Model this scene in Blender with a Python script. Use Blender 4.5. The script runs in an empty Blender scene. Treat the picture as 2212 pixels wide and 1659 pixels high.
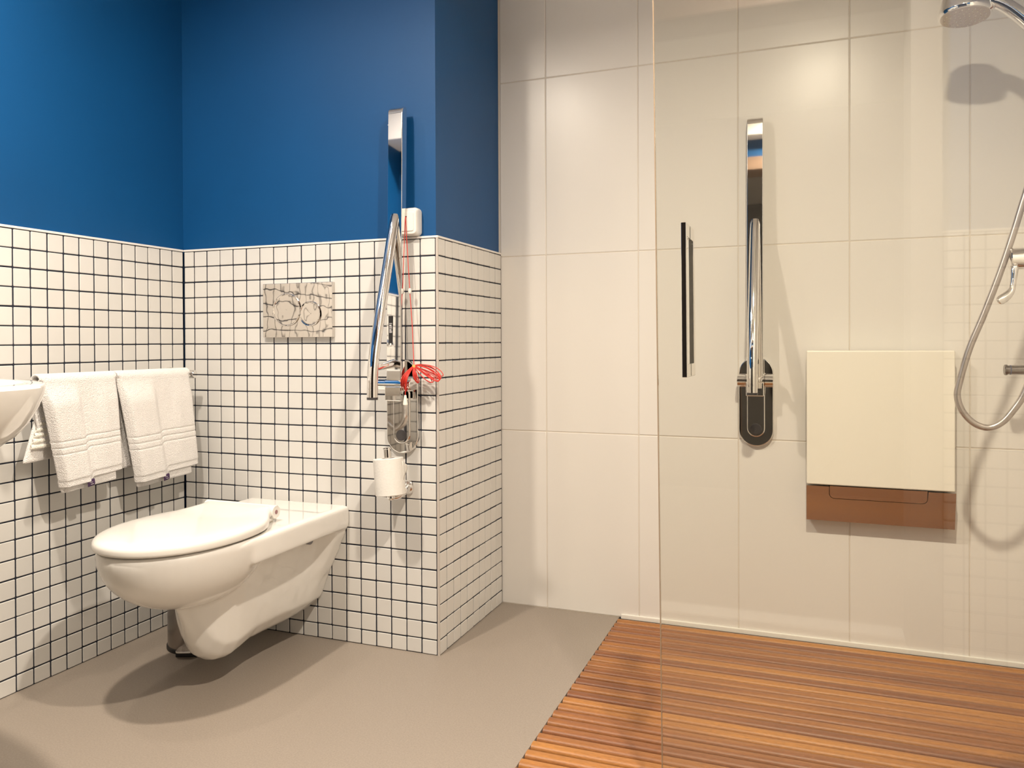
import bpy, bmesh, math, random
from mathutils import Vector, Matrix, Euler

random.seed(7)
S = bpy.context.scene
COL = S.collection

# ------------------------------------------------------------------ camera
cd = bpy.data.cameras.new('camera')
cam = bpy.data.objects.new('camera', cd); COL.objects.link(cam)
R = Vector((0.92627, 0.37682, -0.00444)); U = Vector((0.00089, 0.00951, 1.0)); F = Vector((-0.37682, 0.92624, -0.00851))
F.normalize(); R = (R - F * R.dot(F)).normalized(); U = R.cross(F)
M = Matrix((R, U, -F)).transposed().to_4x4(); M.translation = Vector((1.8393, -2.0582, 0.8723))
cam.matrix_world = M
cd.sensor_fit = 'HORIZONTAL'; cd.sensor_width = 36.0; cd.lens = 1771.32 / 2212 * 36.0
cd.shift_x = 75.44 / 2212; cd.shift_y = -77.1 / 2212; cd.clip_start = 0.05
S.camera = cam

# ------------------------------------------------------------------ view, world, lamps
S.view_settings.view_transform = 'Standard'; S.view_settings.look = 'None'
S.view_settings.exposure = 1.12; S.view_settings.gamma = 1.0; S.view_settings.use_curve_mapping = False
w = bpy.data.worlds.new('world'); S.world = w; w.use_nodes = True
w.node_tree.nodes['Background'].inputs[0].default_value = (0.9, 0.85, 0.8, 1)
w.node_tree.nodes['Background'].inputs[1].default_value = 0.02
CEIL = 2.17
WARM = (1.0, 0.88, 0.74)
LAMPS = [(0.64, -1.10, 12.2), (1.878, -1.10, 20.0), (0.14, -0.90, 1.8)]
for x, y, p in LAMPS:
    ld = bpy.data.lights.new('downlight', 'AREA'); ld.shape = 'DISK'; ld.size = 0.075; ld.energy = p; ld.color = WARM; ld.spread = math.radians(162)
    lo = bpy.data.objects.new('downlight_lamp', ld); COL.objects.link(lo); lo.location = (x, y, CEIL - 0.022)
ld = bpy.data.lights.new('corridor_fill', 'AREA'); ld.shape = 'DISK'; ld.size = 0.12; ld.energy = 5; ld.color = WARM  # added weak fill through the doorway, not a known corridor fixture
lo = bpy.data.objects.new('added_corridor_fill', ld); COL.objects.link(lo); lo.location = (0.35, -2.9, CEIL - 0.03)

# ------------------------------------------------------------------ materials
def lin(c):
    return tuple((v / 12.92 if v <= 0.04045 else ((v + 0.055) / 1.055) ** 2.4) for v in c)

def mat(name, col, rough=0.5, metal=0.0, spec=0.5, coat=0.0, bump=None, vary=0.0, noise=None, sheen=0.0):
    m = bpy.data.materials.new(name); m.use_nodes = True
    nt = m.node_tree; N = nt.nodes; L = nt.links; b = N['Principled BSDF']
    b.inputs['Base Color'].default_value = (*col, 1); b.inputs['Roughness'].default_value = rough
    b.inputs['Metallic'].default_value = metal; b.inputs['Specular IOR Level'].default_value = spec
    b.inputs['Coat Weight'].default_value = coat; b.inputs['Coat Roughness'].default_value = 0.05
    b.inputs['Sheen Weight'].default_value = sheen
    tc = N.new('ShaderNodeTexCoord')
    colsock = None
    if noise:
        scale, amt, stretch = noise
        mp = N.new('ShaderNodeMapping'); mp.inputs['Scale'].default_value = stretch
        L.new(tc.outputs['Object'], mp.inputs[0])
        nz = N.new('ShaderNodeTexNoise'); nz.inputs['Scale'].default_value = scale; nz.inputs['Detail'].default_value = 5
        L.new(mp.outputs[0], nz.inputs['Vector'])
        hs = N.new('ShaderNodeHueSaturation'); hs.inputs['Color'].default_value = (*col, 1)
        mr = N.new('ShaderNodeMapRange'); mr.inputs['From Min'].default_value = 0.3; mr.inputs['From Max'].default_value = 0.7
        mr.inputs['To Min'].default_value = 1 - amt; mr.inputs['To Max'].default_value = 1 + amt
        L.new(nz.outputs['Fac'], mr.inputs['Value']); L.new(mr.outputs[0], hs.inputs['Value'])
        colsock = hs.outputs[0]
    if vary:
        oi = N.new('ShaderNodeObjectInfo'); h2 = N.new('ShaderNodeHueSaturation')
        m2 = N.new('ShaderNodeMapRange'); m2.inputs['To Min'].default_value = 1 - vary; m2.inputs['To Max'].default_value = 1 + vary
        L.new(oi.outputs['Random'], m2.inputs['Value']); L.new(m2.outputs[0], h2.inputs['Value'])
        if colsock: L.new(colsock, h2.inputs['Color'])
        else: h2.inputs['Color'].default_value = (*col, 1)
        colsock = h2.outputs[0]
    if colsock: L.new(colsock, b.inputs['Base Color'])
    if bump:
        scale, dist, stretch = bump
        mp = N.new('ShaderNodeMapping'); mp.inputs['Scale'].default_value = stretch
        L.new(tc.outputs['Object'], mp.inputs[0])
        nz = N.new('ShaderNodeTexNoise'); nz.inputs['Scale'].default_value = scale; nz.inputs['Detail'].default_value = 2
        L.new(mp.outputs[0], nz.inputs['Vector'])
        bp = N.new('ShaderNodeBump'); bp.inputs['Distance'].default_value = dist; bp.inputs['Strength'].default_value = 1
        L.new(nz.outputs['Fac'], bp.inputs['Height']); L.new(bp.outputs[0], b.inputs['Normal'])
    return m

one = (1, 1, 1)
M_BLUE = mat('blue_wall_paint', (0.0012, 0.066, 0.205), 0.5, spec=0.35, bump=(90, 0.00018, one), noise=(3, 0.05, one))
M_GROUT = mat('navy_grout', (0.010, 0.014, 0.028), 0.8, bump=(300, 0.0004, one))
M_MOSAIC = mat('cream_mosaic_glaze', (0.675, 0.66, 0.625), 0.28, spec=0.45, vary=0.025, bump=(14, 0.0006, one))
M_BIGTILE = mat('cream_wall_tile_glaze', (0.775, 0.745, 0.70), 0.27, spec=0.42, bump=(5, 0.0006, one))
M_BIGJOINT = mat('pale_tile_joint', (0.66, 0.60, 0.52), 0.7)
M_TRIM = mat('white_trim_profile', (0.80, 0.77, 0.73), 0.35)
M_CORNER = mat('grey_corner_profile', (0.52, 0.47, 0.42), 0.35)
M_WHITE = mat('white_ceiling_paint', (0.82, 0.80, 0.77), 0.7)
M_FLOOR = mat('taupe_floor_resin', (0.30, 0.255, 0.212), 0.42, spec=0.4, bump=(350, 0.0003, one), noise=(260, 0.10, one))
M_CERAMIC = mat('white_ceramic', (0.80, 0.78, 0.735), 0.05, spec=0.5, coat=0.3)
M_PLASTIC = mat('white_seat_plastic', (0.765, 0.74, 0.69), 0.12, spec=0.5)
M_CREAM = mat('cream_plastic', (0.86, 0.82, 0.72), 0.3, spec=0.4)
M_CHROME = mat('polished_chrome', (0.86, 0.84, 0.82), 0.03, metal=1.0)
M_SATIN = mat('satin_polished_steel', (0.74, 0.70, 0.68), 0.16, metal=1.0)
M_WAVY = mat('wavy_polished_chrome', (0.70, 0.66, 0.62), 0.03, metal=1.0, bump=(13, 0.00075, one))
M_STEEL = mat('brushed_bin_steel', (0.30, 0.27, 0.25), 0.25, metal=1.0, bump=(60, 0.0002, (1, 1, 0.02)))
M_HOSE = mat('grey_metal_hose', (0.50, 0.45, 0.42), 0.30, metal=0.85)
M_BLACK = mat('black_rubber', (0.012, 0.011, 0.011), 0.5)
M_DARKMETAL = mat('dark_cap', (0.05, 0.045, 0.045), 0.35)
M_DARKHOLE = mat('dark_hollow', (0.03, 0.02, 0.015), 0.8)
M_CORE = mat('brown_card_core', (0.22, 0.12, 0.07), 0.8)
M_PAPER = mat('white_tissue_paper', (0.74, 0.72, 0.67), 0.9, bump=(180, 0.0006, one))
M_TOWEL = mat('white_terry', (0.84, 0.81, 0.78), 0.95, spec=0.1, bump=(420, 0.0035, one), sheen=0.3)
M_TOWEL2 = mat('cream_terry', (0.90, 0.86, 0.76), 0.95, spec=0.1, bump=(420, 0.0035, one), sheen=0.3)
M_HEM = mat('white_towel_hem', (0.86, 0.82, 0.77), 0.9, spec=0.1, bump=(220, 0.0015, one))
M_LABEL = mat('purple_care_label', (0.055, 0.022, 0.075), 0.6)
M_LABELW = mat('white_label_print', (0.75, 0.72, 0.72), 0.6)
M_RED = mat('red_cord', (0.62, 0.035, 0.022), 0.45)
M_YELLOW = mat('yellow_tie', (0.75, 0.50, 0.14), 0.5)
M_STICKER = mat('black_sticker', (0.02, 0.018, 0.018), 0.35)
M_GREY = mat('grey_cap_plastic', (0.20, 0.20, 0.22), 0.4)
M_DARKHALL = mat('dark_corridor_paint', (0.06, 0.048, 0.044), 0.7)
M_FRAME = mat('grey_door_frame_paint', (0.26, 0.25, 0.24), 0.5)
M_BROWNFRAME = mat('brown_door_head_wood', (0.20, 0.13, 0.09), 0.5, noise=(8, 0.15, (1, 20, 20)))
M_SEAL = mat('white_sealant', (0.84, 0.82, 0.76), 0.4)
M_FACE = mat('pale_grey_spray_face', (0.62, 0.56, 0.50), 0.5)
M_PAN = mat('dark_shower_pan', (0.05, 0.035, 0.025), 0.8)
M_LAMP = bpy.data.materials.new('lit_lamp_glass'); M_LAMP.use_nodes = True
_b = M_LAMP.node_tree.nodes['Principled BSDF']; _b.inputs['Emission Color'].default_value = (*WARM, 1); _b.inputs['Emission Strength'].default_value = 6

# oiled teak: colour differs from slat to slat, fine grain runs along the slat
M_TEAK = bpy.data.materials.new('oiled_teak'); M_TEAK.use_nodes = True
nt = M_TEAK.node_tree; N = nt.nodes; L = nt.links; b = N['Principled BSDF']
tc = N.new('ShaderNodeTexCoord'); mp = N.new('ShaderNodeMapping'); mp.inputs['Scale'].default_value = (1.6, 28, 28)
oi = N.new('ShaderNodeObjectInfo'); ad = N.new('ShaderNodeVectorMath'); ad.operation = 'ADD'
sc = N.new('ShaderNodeVectorMath'); sc.operation = 'SCALE'; sc.inputs['Scale'].default_value = 40
cb = N.new('ShaderNodeCombineXYZ')
for i in range(3): L.new(oi.outputs['Random'], cb.inputs[i])
L.new(cb.outputs[0], sc.inputs[0]); L.new(tc.outputs['Object'], mp.inputs[0]); L.new(mp.outputs[0], ad.inputs[0]); L.new(sc.outputs[0], ad.inputs[1])
n1 = N.new('ShaderNodeTexNoise'); n1.inputs['Scale'].default_value = 1.2; n1.inputs['Detail'].default_value = 4; L.new(ad.outputs[0], n1.inputs['Vector'])
mp2 = N.new('ShaderNodeMapping'); mp2.inputs['Scale'].default_value = (90, 500, 500); L.new(tc.outputs['Object'], mp2.inputs[0])
n2 = N.new('ShaderNodeTexNoise'); n2.inputs['Scale'].default_value = 1.0; n2.inputs['Detail'].default_value = 3; L.new(mp2.outputs[0], n2.inputs['Vector'])
ma = N.new('ShaderNodeMath'); ma.operation = 'MULTIPLY_ADD'; L.new(oi.outputs['Random'], ma.inputs[0]); ma.inputs[1].default_value = 0.45
ms = N.new('ShaderNodeMath'); ms.operation = 'SUBTRACT'; L.new(n1.outputs['Fac'], ms.inputs[0]); ms.inputs[1].default_value = 0.22; L.new(ms.outputs[0], ma.inputs[2])
rp = N.new('ShaderNodeValToRGB'); cr = rp.color_ramp
cr.elements[0].position = 0.1; cr.elements[0].color = (0.170, 0.066, 0.034, 1)
cr.elements[1].position = 0.85; cr.elements[1].color = (0.44, 0.195, 0.052, 1)
e = cr.elements.new(0.45); e.color = (0.265, 0.105, 0.040, 1)
L.new(ma.outputs[0], rp.inputs[0])
hs = N.new('ShaderNodeHueSaturation'); mr = N.new('ShaderNodeMapRange'); mr.inputs['From Min'].default_value = 0.3; mr.inputs['From Max'].default_value = 0.7
mr.inputs['To Min'].default_value = 0.82; mr.inputs['To Max'].default_value = 1.15
L.new(n2.outputs['Fac'], mr.inputs['Value']); L.new(mr.outputs[0], hs.inputs['Value']); L.new(rp.outputs[0], hs.inputs['Color'])
L.new(hs.outputs[0], b.inputs['Base Color']); b.inputs['Roughness'].default_value = 0.42; b.inputs['Specular IOR Level'].default_value = 0.4

# thin clear glass: transmits straight through, reflects by Schlick's law
M_GLASS = bpy.data.materials.new('clear_pane'); M_GLASS.use_nodes = True
nt = M_GLASS.node_tree; N = nt.nodes; L = nt.links; N.remove(N['Principled BSDF'])
tr = N.new('ShaderNodeBsdfTransparent'); tr.inputs[0].default_value = (0.965, 0.965, 0.94, 1)
gl = N.new('ShaderNodeBsdfGlossy'); gl.inputs['Roughness'].default_value = 0.0; gl.inputs[0].default_value = (1, 1, 1, 1)
lw = N.new('ShaderNodeLayerWeight'); lw.inputs[0].default_value = 0.5
pw = N.new('ShaderNodeMath'); pw.operation = 'POWER'; L.new(lw.outputs['Facing'], pw.inputs[0]); pw.inputs[1].default_value = 5
mu = N.new('ShaderNodeMath'); mu.operation = 'MULTIPLY_ADD'; L.new(pw.outputs[0], mu.inputs[0]); mu.inputs[1].default_value = 0.96; mu.inputs[2].default_value = 0.04
mx = N.new('ShaderNodeMixShader'); L.new(mu.outputs[0], mx.inputs[0]); L.new(tr.outputs[0], mx.inputs[1]); L.new(gl.outputs[0], mx.inputs[2])
L.new(mx.outputs[0], N['Material Output'].inputs[0])
M_GLASSEDGE = mat('brownish_pane_edge', (0.30, 0.22, 0.15), 0.2)

# ------------------------------------------------------------------ mesh helpers
def link(name, me, m=None, parent=None, kind=None, label=None, cat=None, group=None):
    o = bpy.data.objects.new(name, me); COL.objects.link(o)
    if me is not None and m is not None and not me.materials: me.materials.append(m)
    if parent is not None: o.parent = parent
    if kind: o['kind'] = kind
    if label: o['label'] = label
    if cat: o['category'] = cat
    if group: o['group'] = group
    return o

def thing(name, label, cat, loc=(0, 0, 0), group=None):
    o = link(name, None, label=label, cat=cat, group=group); o.location = loc; o.empty_display_size = 0.05
    return o

def flat_true(me, cosang):
    """Area-weighted corner normals, so that flat faces beside a bevel stay optically flat."""
    at = [[] for _ in me.vertices]; fn = [p.normal.copy() for p in me.polygons]; fa = [p.area ** 1.5 for p in me.polygons]
    for p in me.polygons:
        for v in p.vertices: at[v].append(p.index)
    out = []
    for p in me.polygons:
        n0 = fn[p.index]
        for v in p.vertices:
            n = Vector((0, 0, 0))
            for q in at[v]:
                if fn[q].dot(n0) >= cosang - 1e-4: n += fn[q] * fa[q]
            out.append(n.normalized() if n.length > 1e-12 else n0)
    me.normals_split_custom_set(out)

def me_of(bm, smooth=None, name='mesh'):
    bmesh.ops.recalc_face_normals(bm, faces=bm.faces)
    me = bpy.data.meshes.new(name); bm.to_mesh(me); bm.free()
    if smooth is not None:
        me.polygons.foreach_set('use_smooth', [True] * len(me.polygons))
        me.set_sharp_from_angle(angle=math.radians(smooth))
        if len(me.polygons) < 4000: flat_true(me, math.cos(math.radians(smooth)))
    return me

def box(bm, a, b, bevel=0.0, seg=2):
    v = [bm.verts.new((x, y, z)) for x in (a[0], b[0]) for y in (a[1], b[1]) for z in (a[2], b[2])]
    fs = [bm.faces.new([v[i] for i in q]) for q in ((0, 1, 3, 2), (4, 6, 7, 5), (0, 4, 5, 1), (2, 3, 7, 6), (0, 2, 6, 4), (1, 5, 7, 3))]
    if bevel:
        bmesh.ops.recalc_face_normals(bm, faces=fs)
        bmesh.ops.bevel(bm, geom=list({e for f in fs for e in f.edges}), offset=bevel, segments=seg, affect='EDGES', profile=0.5)
    return bm

def mbox(a, b, bevel=0.0, seg=2):
    return me_of(box(bmesh.new(), a, b, bevel, seg), 40 if bevel else None)

def extrude_poly(bm, pts, axis, lo, hi, bevel=0.0, seg=3):
    """pts: 2-D outline in the two other axes (in x,y,z order); extruded along AXIS from lo to hi."""
    def P(p, t):
        q = list(p); q.insert(axis, t); return q
    va = [bm.verts.new(P(p, lo)) for p in pts]; vb = [bm.verts.new(P(p, hi)) for p in pts]
    n = len(pts); fs = [bm.faces.new(va), bm.faces.new(vb)]
    for i in range(n): fs.append(bm.faces.new((va[i], va[(i + 1) % n], vb[(i + 1) % n], vb[i])))
    if bevel:
        bmesh.ops.recalc_face_normals(bm, faces=fs)
        ed = list(fs[0].edges) + list(fs[1].edges)
        bmesh.ops.bevel(bm, geom=ed, offset=bevel, segments=seg, affect='EDGES', profile=0.5)
    return bm

def rings(bm, loops, cap=True, close=True):
    vs = [[bm.verts.new(p) for p in lp] for lp in loops]
    for a, b in zip(vs, vs[1:]):
        n = len(a)
        for i in range(n if close else n - 1):
            bm.faces.new((a[i], a[(i + 1) % n], b[(i + 1) % n], b[i]))
    if cap: bm.faces.new(vs[0]); bm.faces.new(vs[-1])
    return bm

def tube(bm, path, r, n=16, cap=True):
    path = [Vector(p) for p in path]; k = len(path)
    rr = r if isinstance(r, (list, tuple)) else [r] * k
    T = [(path[min(i + 1, k - 1)] - path[max(i - 1, 0)]).normalized() for i in range(k)]
    up = Vector((0, 0, 1)) if abs(T[0].z) < 0.9 else Vector((1, 0, 0))
    nrm = (up - T[0] * up.dot(T[0])).normalized(); loops = []
    for i in range(k):
        nrm = (nrm - T[i] * nrm.dot(T[i])).normalized(); bi = T[i].cross(nrm)
        loops.append([path[i] + (nrm * math.cos(2 * math.pi * j / n) + bi * math.sin(2 * math.pi * j / n)) * rr[i] for j in range(n)])
    return rings(bm, loops, cap)

def mtube(path, r, n=16):
    return me_of(tube(bmesh.new(), path, r, n), 40)

def lathe(bm, prof, axis=2, n=40, c=(0, 0, 0)):
    """prof: list of (radius, height); closed at both ends when the radius is not 0."""
    loops = []
    for r, h in prof:
        lp = []
        for j in range(n):
            a = 2 * math.pi * j / n; p = [max(r, 1e-5) * math.cos(a), max(r, 1e-5) * math.sin(a)]
            p.insert(axis, h); lp.append((p[0] + c[0], p[1] + c[1], p[2] + c[2]))
        loops.append(lp)
    return rings(bm, loops)

def mlathe(prof, axis=2, n=40, c=(0, 0, 0)):
    return me_of(lathe(bmesh.new(), prof, axis, n, c), 35)

def spline(pts, n=8):
    """Catmull-Rom through pts."""
    P = [Vector(p) for p in pts]; P = [P[0] * 2 - P[1]] + P + [P[-1] * 2 - P[-2]]; out = []
    for i in range(1, len(P) - 2):
        for j in range(n):
            t = j / n
            out.append(0.5 * ((2 * P[i]) + (P[i + 1] - P[i - 1]) * t + (2 * P[i - 1] - 5 * P[i] + 4 * P[i + 1] - P[i + 2]) * t * t + (3 * P[i] - P[i - 1] - 3 * P[i + 1] + P[i + 2]) * t ** 3))
    out.append(P[-2]); return out

def stadium(hw, z0, z1, n=14, cx=0.0):
    pts = []
    for j in range(n + 1): a = math.pi * j / n; pts.append((cx + hw * math.cos(a), z1 - hw + hw * math.sin(a)))
    for j in range(n + 1): a = math.pi + math.pi * j / n; pts.append((cx + hw * math.cos(a), z0 + hw + hw * math.sin(a)))
    return pts

def rrect(x0, x1, z0, z1, r, n=6):
    pts = []
    for cx, cz, a0 in ((x1 - r, z1 - r, 0), (x0 + r, z1 - r, 90), (x0 + r, z0 + r, 180), (x1 - r, z0 + r, 270)):
        for j in range(n + 1):
            a = math.radians(a0 + 90 * j / n); pts.append((cx + r * math.cos(a), cz + r * math.sin(a)))
    return pts

def with_mods(me, mods):
    """Apply modifiers to a mesh through the dependency graph."""
    o = bpy.data.objects.new('tmp', me); COL.objects.link(o)
    for t, kw in mods:
        md = o.modifiers.new(t, t)
        for k, v in kw.items(): setattr(md, k, v)
    dg = bpy.context.evaluated_depsgraph_get(); dg.update()
    out = bpy.data.meshes.new_from_object(o.evaluated_get(dg))
    bpy.data.objects.remove(o); return out

def sm01(t):
    t = min(1, max(0, t)); return t * t * (3 - 2 * t)

def proj(p):
    d = Vector(p) - cam.matrix_world.translation; z = d.dot(F)
    return (1030.56 + 1771.32 * d.dot(R) / z, 752.4 - 1771.32 * d.dot(U) / z, z)

# ------------------------------------------------------------------ setting
YS = 0.5017; W1 = 0.8857; TILE_TOP = 1.160
DECK_X0 = 1.281; DECK_Y0 = -0.62; XR = 2.52

bm = bmesh.new()
box(bm, (-0.13, -4.05, -0.08), (DECK_X0 - 0.002, YS + 0.012, 0.0))
box(bm, (DECK_X0 - 0.002, -4.05, -0.08), (XR + 0.1, DECK_Y0, 0.0))
box(bm, (DECK_X0 - 0.002, DECK_Y0, -0.08), (XR, YS + 0.012, -0.034))
link('floor', me_of(bm), M_FLOOR, kind='structure')
link('ceiling', mbox((-0.13, -4.05, CEIL), (XR + 0.1, YS + 0.12, CEIL + 0.08)), M_WHITE, kind='structure')

wl = link('wall_left', mbox((-0.12, -1.58, 0), (-0.009, 0.009, CEIL)), M_BLUE, kind='structure')
wb = link('wall_back', mbox((-0.12, 0.009, 0), (W1 - 0.009, 0.11, CEIL)), M_BLUE, kind='structure')
ws = link('wall_side', mbox((W1 - 0.10, 0.11, 0), (W1 - 0.009, YS + 0.012, CEIL)), M_BLUE, kind='structure')
wsh = link('wall_shower', mbox((W1 - 0.10, YS + 0.012, 0), (XR + 0.1, YS + 0.12, CEIL)), M_WHITE, kind='structure')
wr = link('wall_right', mbox((XR, -1.48, 0), (XR + 0.1, YS + 0.012, CEIL)), M_BIGTILE, kind='structure')

# front wall with the door opening the photograph is taken from
DX0, DX1, DH = 0.86, 2.167, 1.90
bm = bmesh.new()
box(bm, (-0.12, -1.70, 0), (DX0, -1.581, CEIL)); box(bm, (DX1, -1.58, 0), (XR + 0.1, -1.48, 2.0)); box(bm, (DX0, -1.70, DH), (DX1, -1.58, CEIL)); box(bm, (DX0, -1.58, DH), (DX1, -1.48, 2.0))
wf = link('wall_front', me_of(bm), M_BLUE, kind='structure')
bm = bmesh.new()
box(bm, (DX1 - 0.075, -1.64, 0), (DX1, -1.455, DH - 0.06))
link('trim_1', me_of(bm), M_FRAME, kind='structure')
link('trim_2', mbox((DX0, -1.64, DH - 0.06), (DX1, -1.455, DH + 0.005)), M_BROWNFRAME, kind='structure')
bm = bmesh.new(); box(bm, (-0.009, -1.58, 1.87), (0.75, -1.38, CEIL)); box(bm, (0.75, -1.58, 2.0), (XR, -1.38, CEIL)); link('added_bulkhead', me_of(bm), M_WHITE, kind='structure')  # unseen white bulkhead, added and sized to reflect white in the grab bars
link('trim_3', mbox((DX0, -1.70, 0.0), (DX1 - 0.075, -1.60, 0.006)), M_SEAL, kind='structure')
bm = bmesh.new()
box(bm, (-0.12, -4.05, 0), (XR + 0.1, -3.95, CEIL)); box(bm, (-0.22, -3.95, 0), (-0.12, -1.58, CEIL)); box(bm, (XR + 0.1, -3.95, 0), (XR + 0.2, -1.48, CEIL))
link('wall_corridor', me_of(bm), M_DARKHALL, kind='structure')

# ---- mosaic: real tiles over a recessed navy grout bed
ZL = [0.0] + [0.97067 * (0.044 + 0.05 * k) for k in range(24)]          # joint heights, bottom to top
def tile_mesh(w, h, t=0.006, c=0.0012):
    """One tile standing in the x-z plane, face towards -y, centred, face at y=0."""
    bm = bmesh.new(); loops = []
    for y, ins in ((t, 0.0), (c * 0.8, 0.0), (0.0, c)):
        a, b_ = w / 2 - ins, h / 2 - ins
        k = 0.0016
        loops.append([(-a + k, y, -b_), (a - k, y, -b_), (a, y, -b_ + k), (a, y, b_ - k), (a - k, y, b_), (-a + k, y, b_), (-a, y, b_ - k), (-a, y, -b_ + k)])
    vs = [[bm.verts.new(p) for p in lp] for lp in loops]
    for a, b_ in zip(vs, vs[1:]):
        for i in range(8): bm.faces.new((a[i], a[(i + 1) % 8], b_[(i + 1) % 8], b_[i]))
    bm.faces.new(vs[-1])
    return me_of(bm)

TM = {}
def tmesh(w, h):
    k = (round(w, 3), round(h, 3))
    if k not in TM: TM[k] = tile_mesh(*k); TM[k].materials.append(M_MOSAIC)
    return TM[k]

JOINT = 0.0036
def mosaic(wall, uedges, place, hidden=None):
    """uedges: joint lines along the wall; place(u, z) -> (location, z-rotation). The 300 tiles that show largest are parts, the rest one stuff part."""
    cells = []
    for i in range(len(uedges) - 1):
        u0, u1 = sorted((uedges[i], uedges[i + 1]))
        for j in range(len(ZL) - 1):
            z0, z1 = ZL[j], ZL[j + 1]
            jit = 0.0005
            loc, rz = place((u0 + u1) / 2 + random.uniform(-jit, jit), (z0 + z1) / 2 + random.uniform(-jit, jit))
            me = tmesh(max(u1 - u0 - JOINT, 0.006), z1 - z0 - JOINT)
            a = proj(loc); vis = a[2] > 0.3 and -20 < a[0] < 2232 and -20 < a[1] < 1680 and not (hidden and hidden(a[0], a[1]))
            size = ((u1 - u0) * (z1 - z0) / a[2] ** 2) if vis else -1.0 / (1 + abs(a[2]))
            rot = Euler((random.uniform(-.004, .004), random.uniform(-.003, .003), rz + random.uniform(-.004, .004)))
            cells.append((size, loc, rot, me))
    cells.sort(key=lambda c: -c[0])
    for size, loc, rot, me in cells[:300]:
        if size <= 0: break
        o = bpy.data.objects.new('tile', me); o.location = loc; o.rotation_euler = rot; o.parent = wall; COL.objects.link(o)
    rest = [c for k, c in enumerate(cells) if k >= 300 or c[0] <= 0]
    if rest:
        V, Fc = [], []
        for _, loc, rot, me in rest:
            mt = Matrix.Translation(loc) @ rot.to_matrix().to_4x4(); o0 = len(V)
            V += [mt @ v.co for v in me.vertices]; Fc += [[o0 + i for i in p.vertices] for p in me.polygons]
        me = bpy.data.meshes.new('tiles'); me.from_pydata(V, [], Fc); me.update()
        link('tile_field', me, M_MOSAIC, wall, kind='stuff')

colb = [0.0015, 0.0408, 0.0909, 0.1414, 0.1915, 0.241, 0.2908, 0.3411, 0.3909, 0.4401, 0.4896, 0.5391, 0.5884, 0.637, 0.6868, 0.7355, 0.7839, 0.8314, 0.8787]
mosaic(wb, colb, lambda u, z: (Vector((u, 0.0, z)), 0.0),
       lambda u, v: (v > 1110 and u < 690) or (835 < u < 895 and 850 < v < 960))
coll = [-0.0025] + [-0.0503 - 0.05005 * k for k in range(31)]
mosaic(wl, coll, lambda u, z: (Vector((0.0, u, z)), math.pi / 2),
       lambda u, v: 120 < u < 395 and 830 < v < 990)
colr = [0.0069 - 0.0032, 0.0533, 0.1015, 0.1516, 0.2012, 0.2494, 0.2987, 0.3485, 0.3986, 0.4463, 0.4985]
mosaic(ws, colr, lambda u, z: (Vector((W1, u, z)), math.pi / 2))
mosaic(wf, [DX1 + 0.004 + 0.0495 * k for k in range(8)], lambda u, z: (Vector((u, -1.472, z)), math.pi))
link('grout', mbox((0.0, 0.0019, 0), (W1 - 0.006, 0.0089, TILE_TOP)), M_GROUT, wb)
link('grout', mbox((-0.0089, -1.58, 0), (-0.0019, 0.0, TILE_TOP)), M_GROUT, wl)
link('grout', mbox((W1 - 0.0089, 0.004, 0), (W1 - 0.0019, YS, TILE_TOP)), M_GROUT, ws)
mosaic(wf, [0.002 + 0.0495 * k for k in range(18)], lambda u, z: (Vector((u, -1.572, z)), math.pi))
link('grout', mbox((0.0, -1.5809, 0), (DX0, -1.574, TILE_TOP)), M_GROUT, wf)
link('grout', mbox((DX1, -1.479, 0), (XR, -1.474, TILE_TOP)), M_GROUT, wf)
TT = 1.1595; T2 = 1.1655
link('trim_strip', mbox((0.0, -0.001, TT), (W1, 0.0089, T2), 0.0008, 1), M_TRIM, wb)
link('trim_strip', mbox((-0.0089, -1.58, TT), (0.001, -0.001, T2), 0.0008, 1), M_TRIM, wl)
link('trim_strip', mbox((W1 - 0.0089, 0.0, TT), (W1 + 0.001, YS - 0.001, T2), 0.0008, 1), M_TRIM, ws)
link('trim_strip', mbox((DX1, -1.479, TT), (XR, -1.4715, T2), 0.0008, 1), M_TRIM, wf)
bm = bmesh.new(); extrude_poly(bm, rrect(W1 - 0.0065, W1 + 0.0005, -0.0005, 0.0055, 0.002, 3), 2, 0.0, TT)
link('corner_strip', me_of(bm, 40), M_CORNER, wb)

# ---- large shower tiles
link('tile_joint', mbox((W1 - 0.02, YS + 0.0015, 0), (XR, YS + 0.0119, CEIL)), M_BIGJOINT, wsh)
xs = [W1 - 0.003, 1.0415, 1.3418, 1.6395, 1.942, 2.239, XR - 0.001]
zs = [0.0, 0.577, 1.152, 1.727, CEIL]
for i in range(len(xs) - 1):
    for j in range(len(zs) - 1):
        x0, x1, z0, z1 = xs[i] + 0.0013, xs[i + 1] - 0.0013, zs[j] + 0.0013, zs[j + 1] - 0.0013
        me = tile_mesh(x1 - x0, z1 - z0, 0.009, 0.0016); me.materials.append(M_BIGTILE)
        o = link('tile', me, None, wsh); o.location = ((x0 + x1) / 2, YS + random.uniform(-.0002, .0002), (z0 + z1) / 2)
        o.rotation_euler = (random.uniform(-.0012, .0012), 0, random.uniform(-.0012, .0012))
link('trim_4', mbox((DECK_X0 + 0.004, YS - 0.007, -0.003), (XR, YS + 0.001, 0.011), 0.002), M_SEAL, kind='structure')

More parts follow.
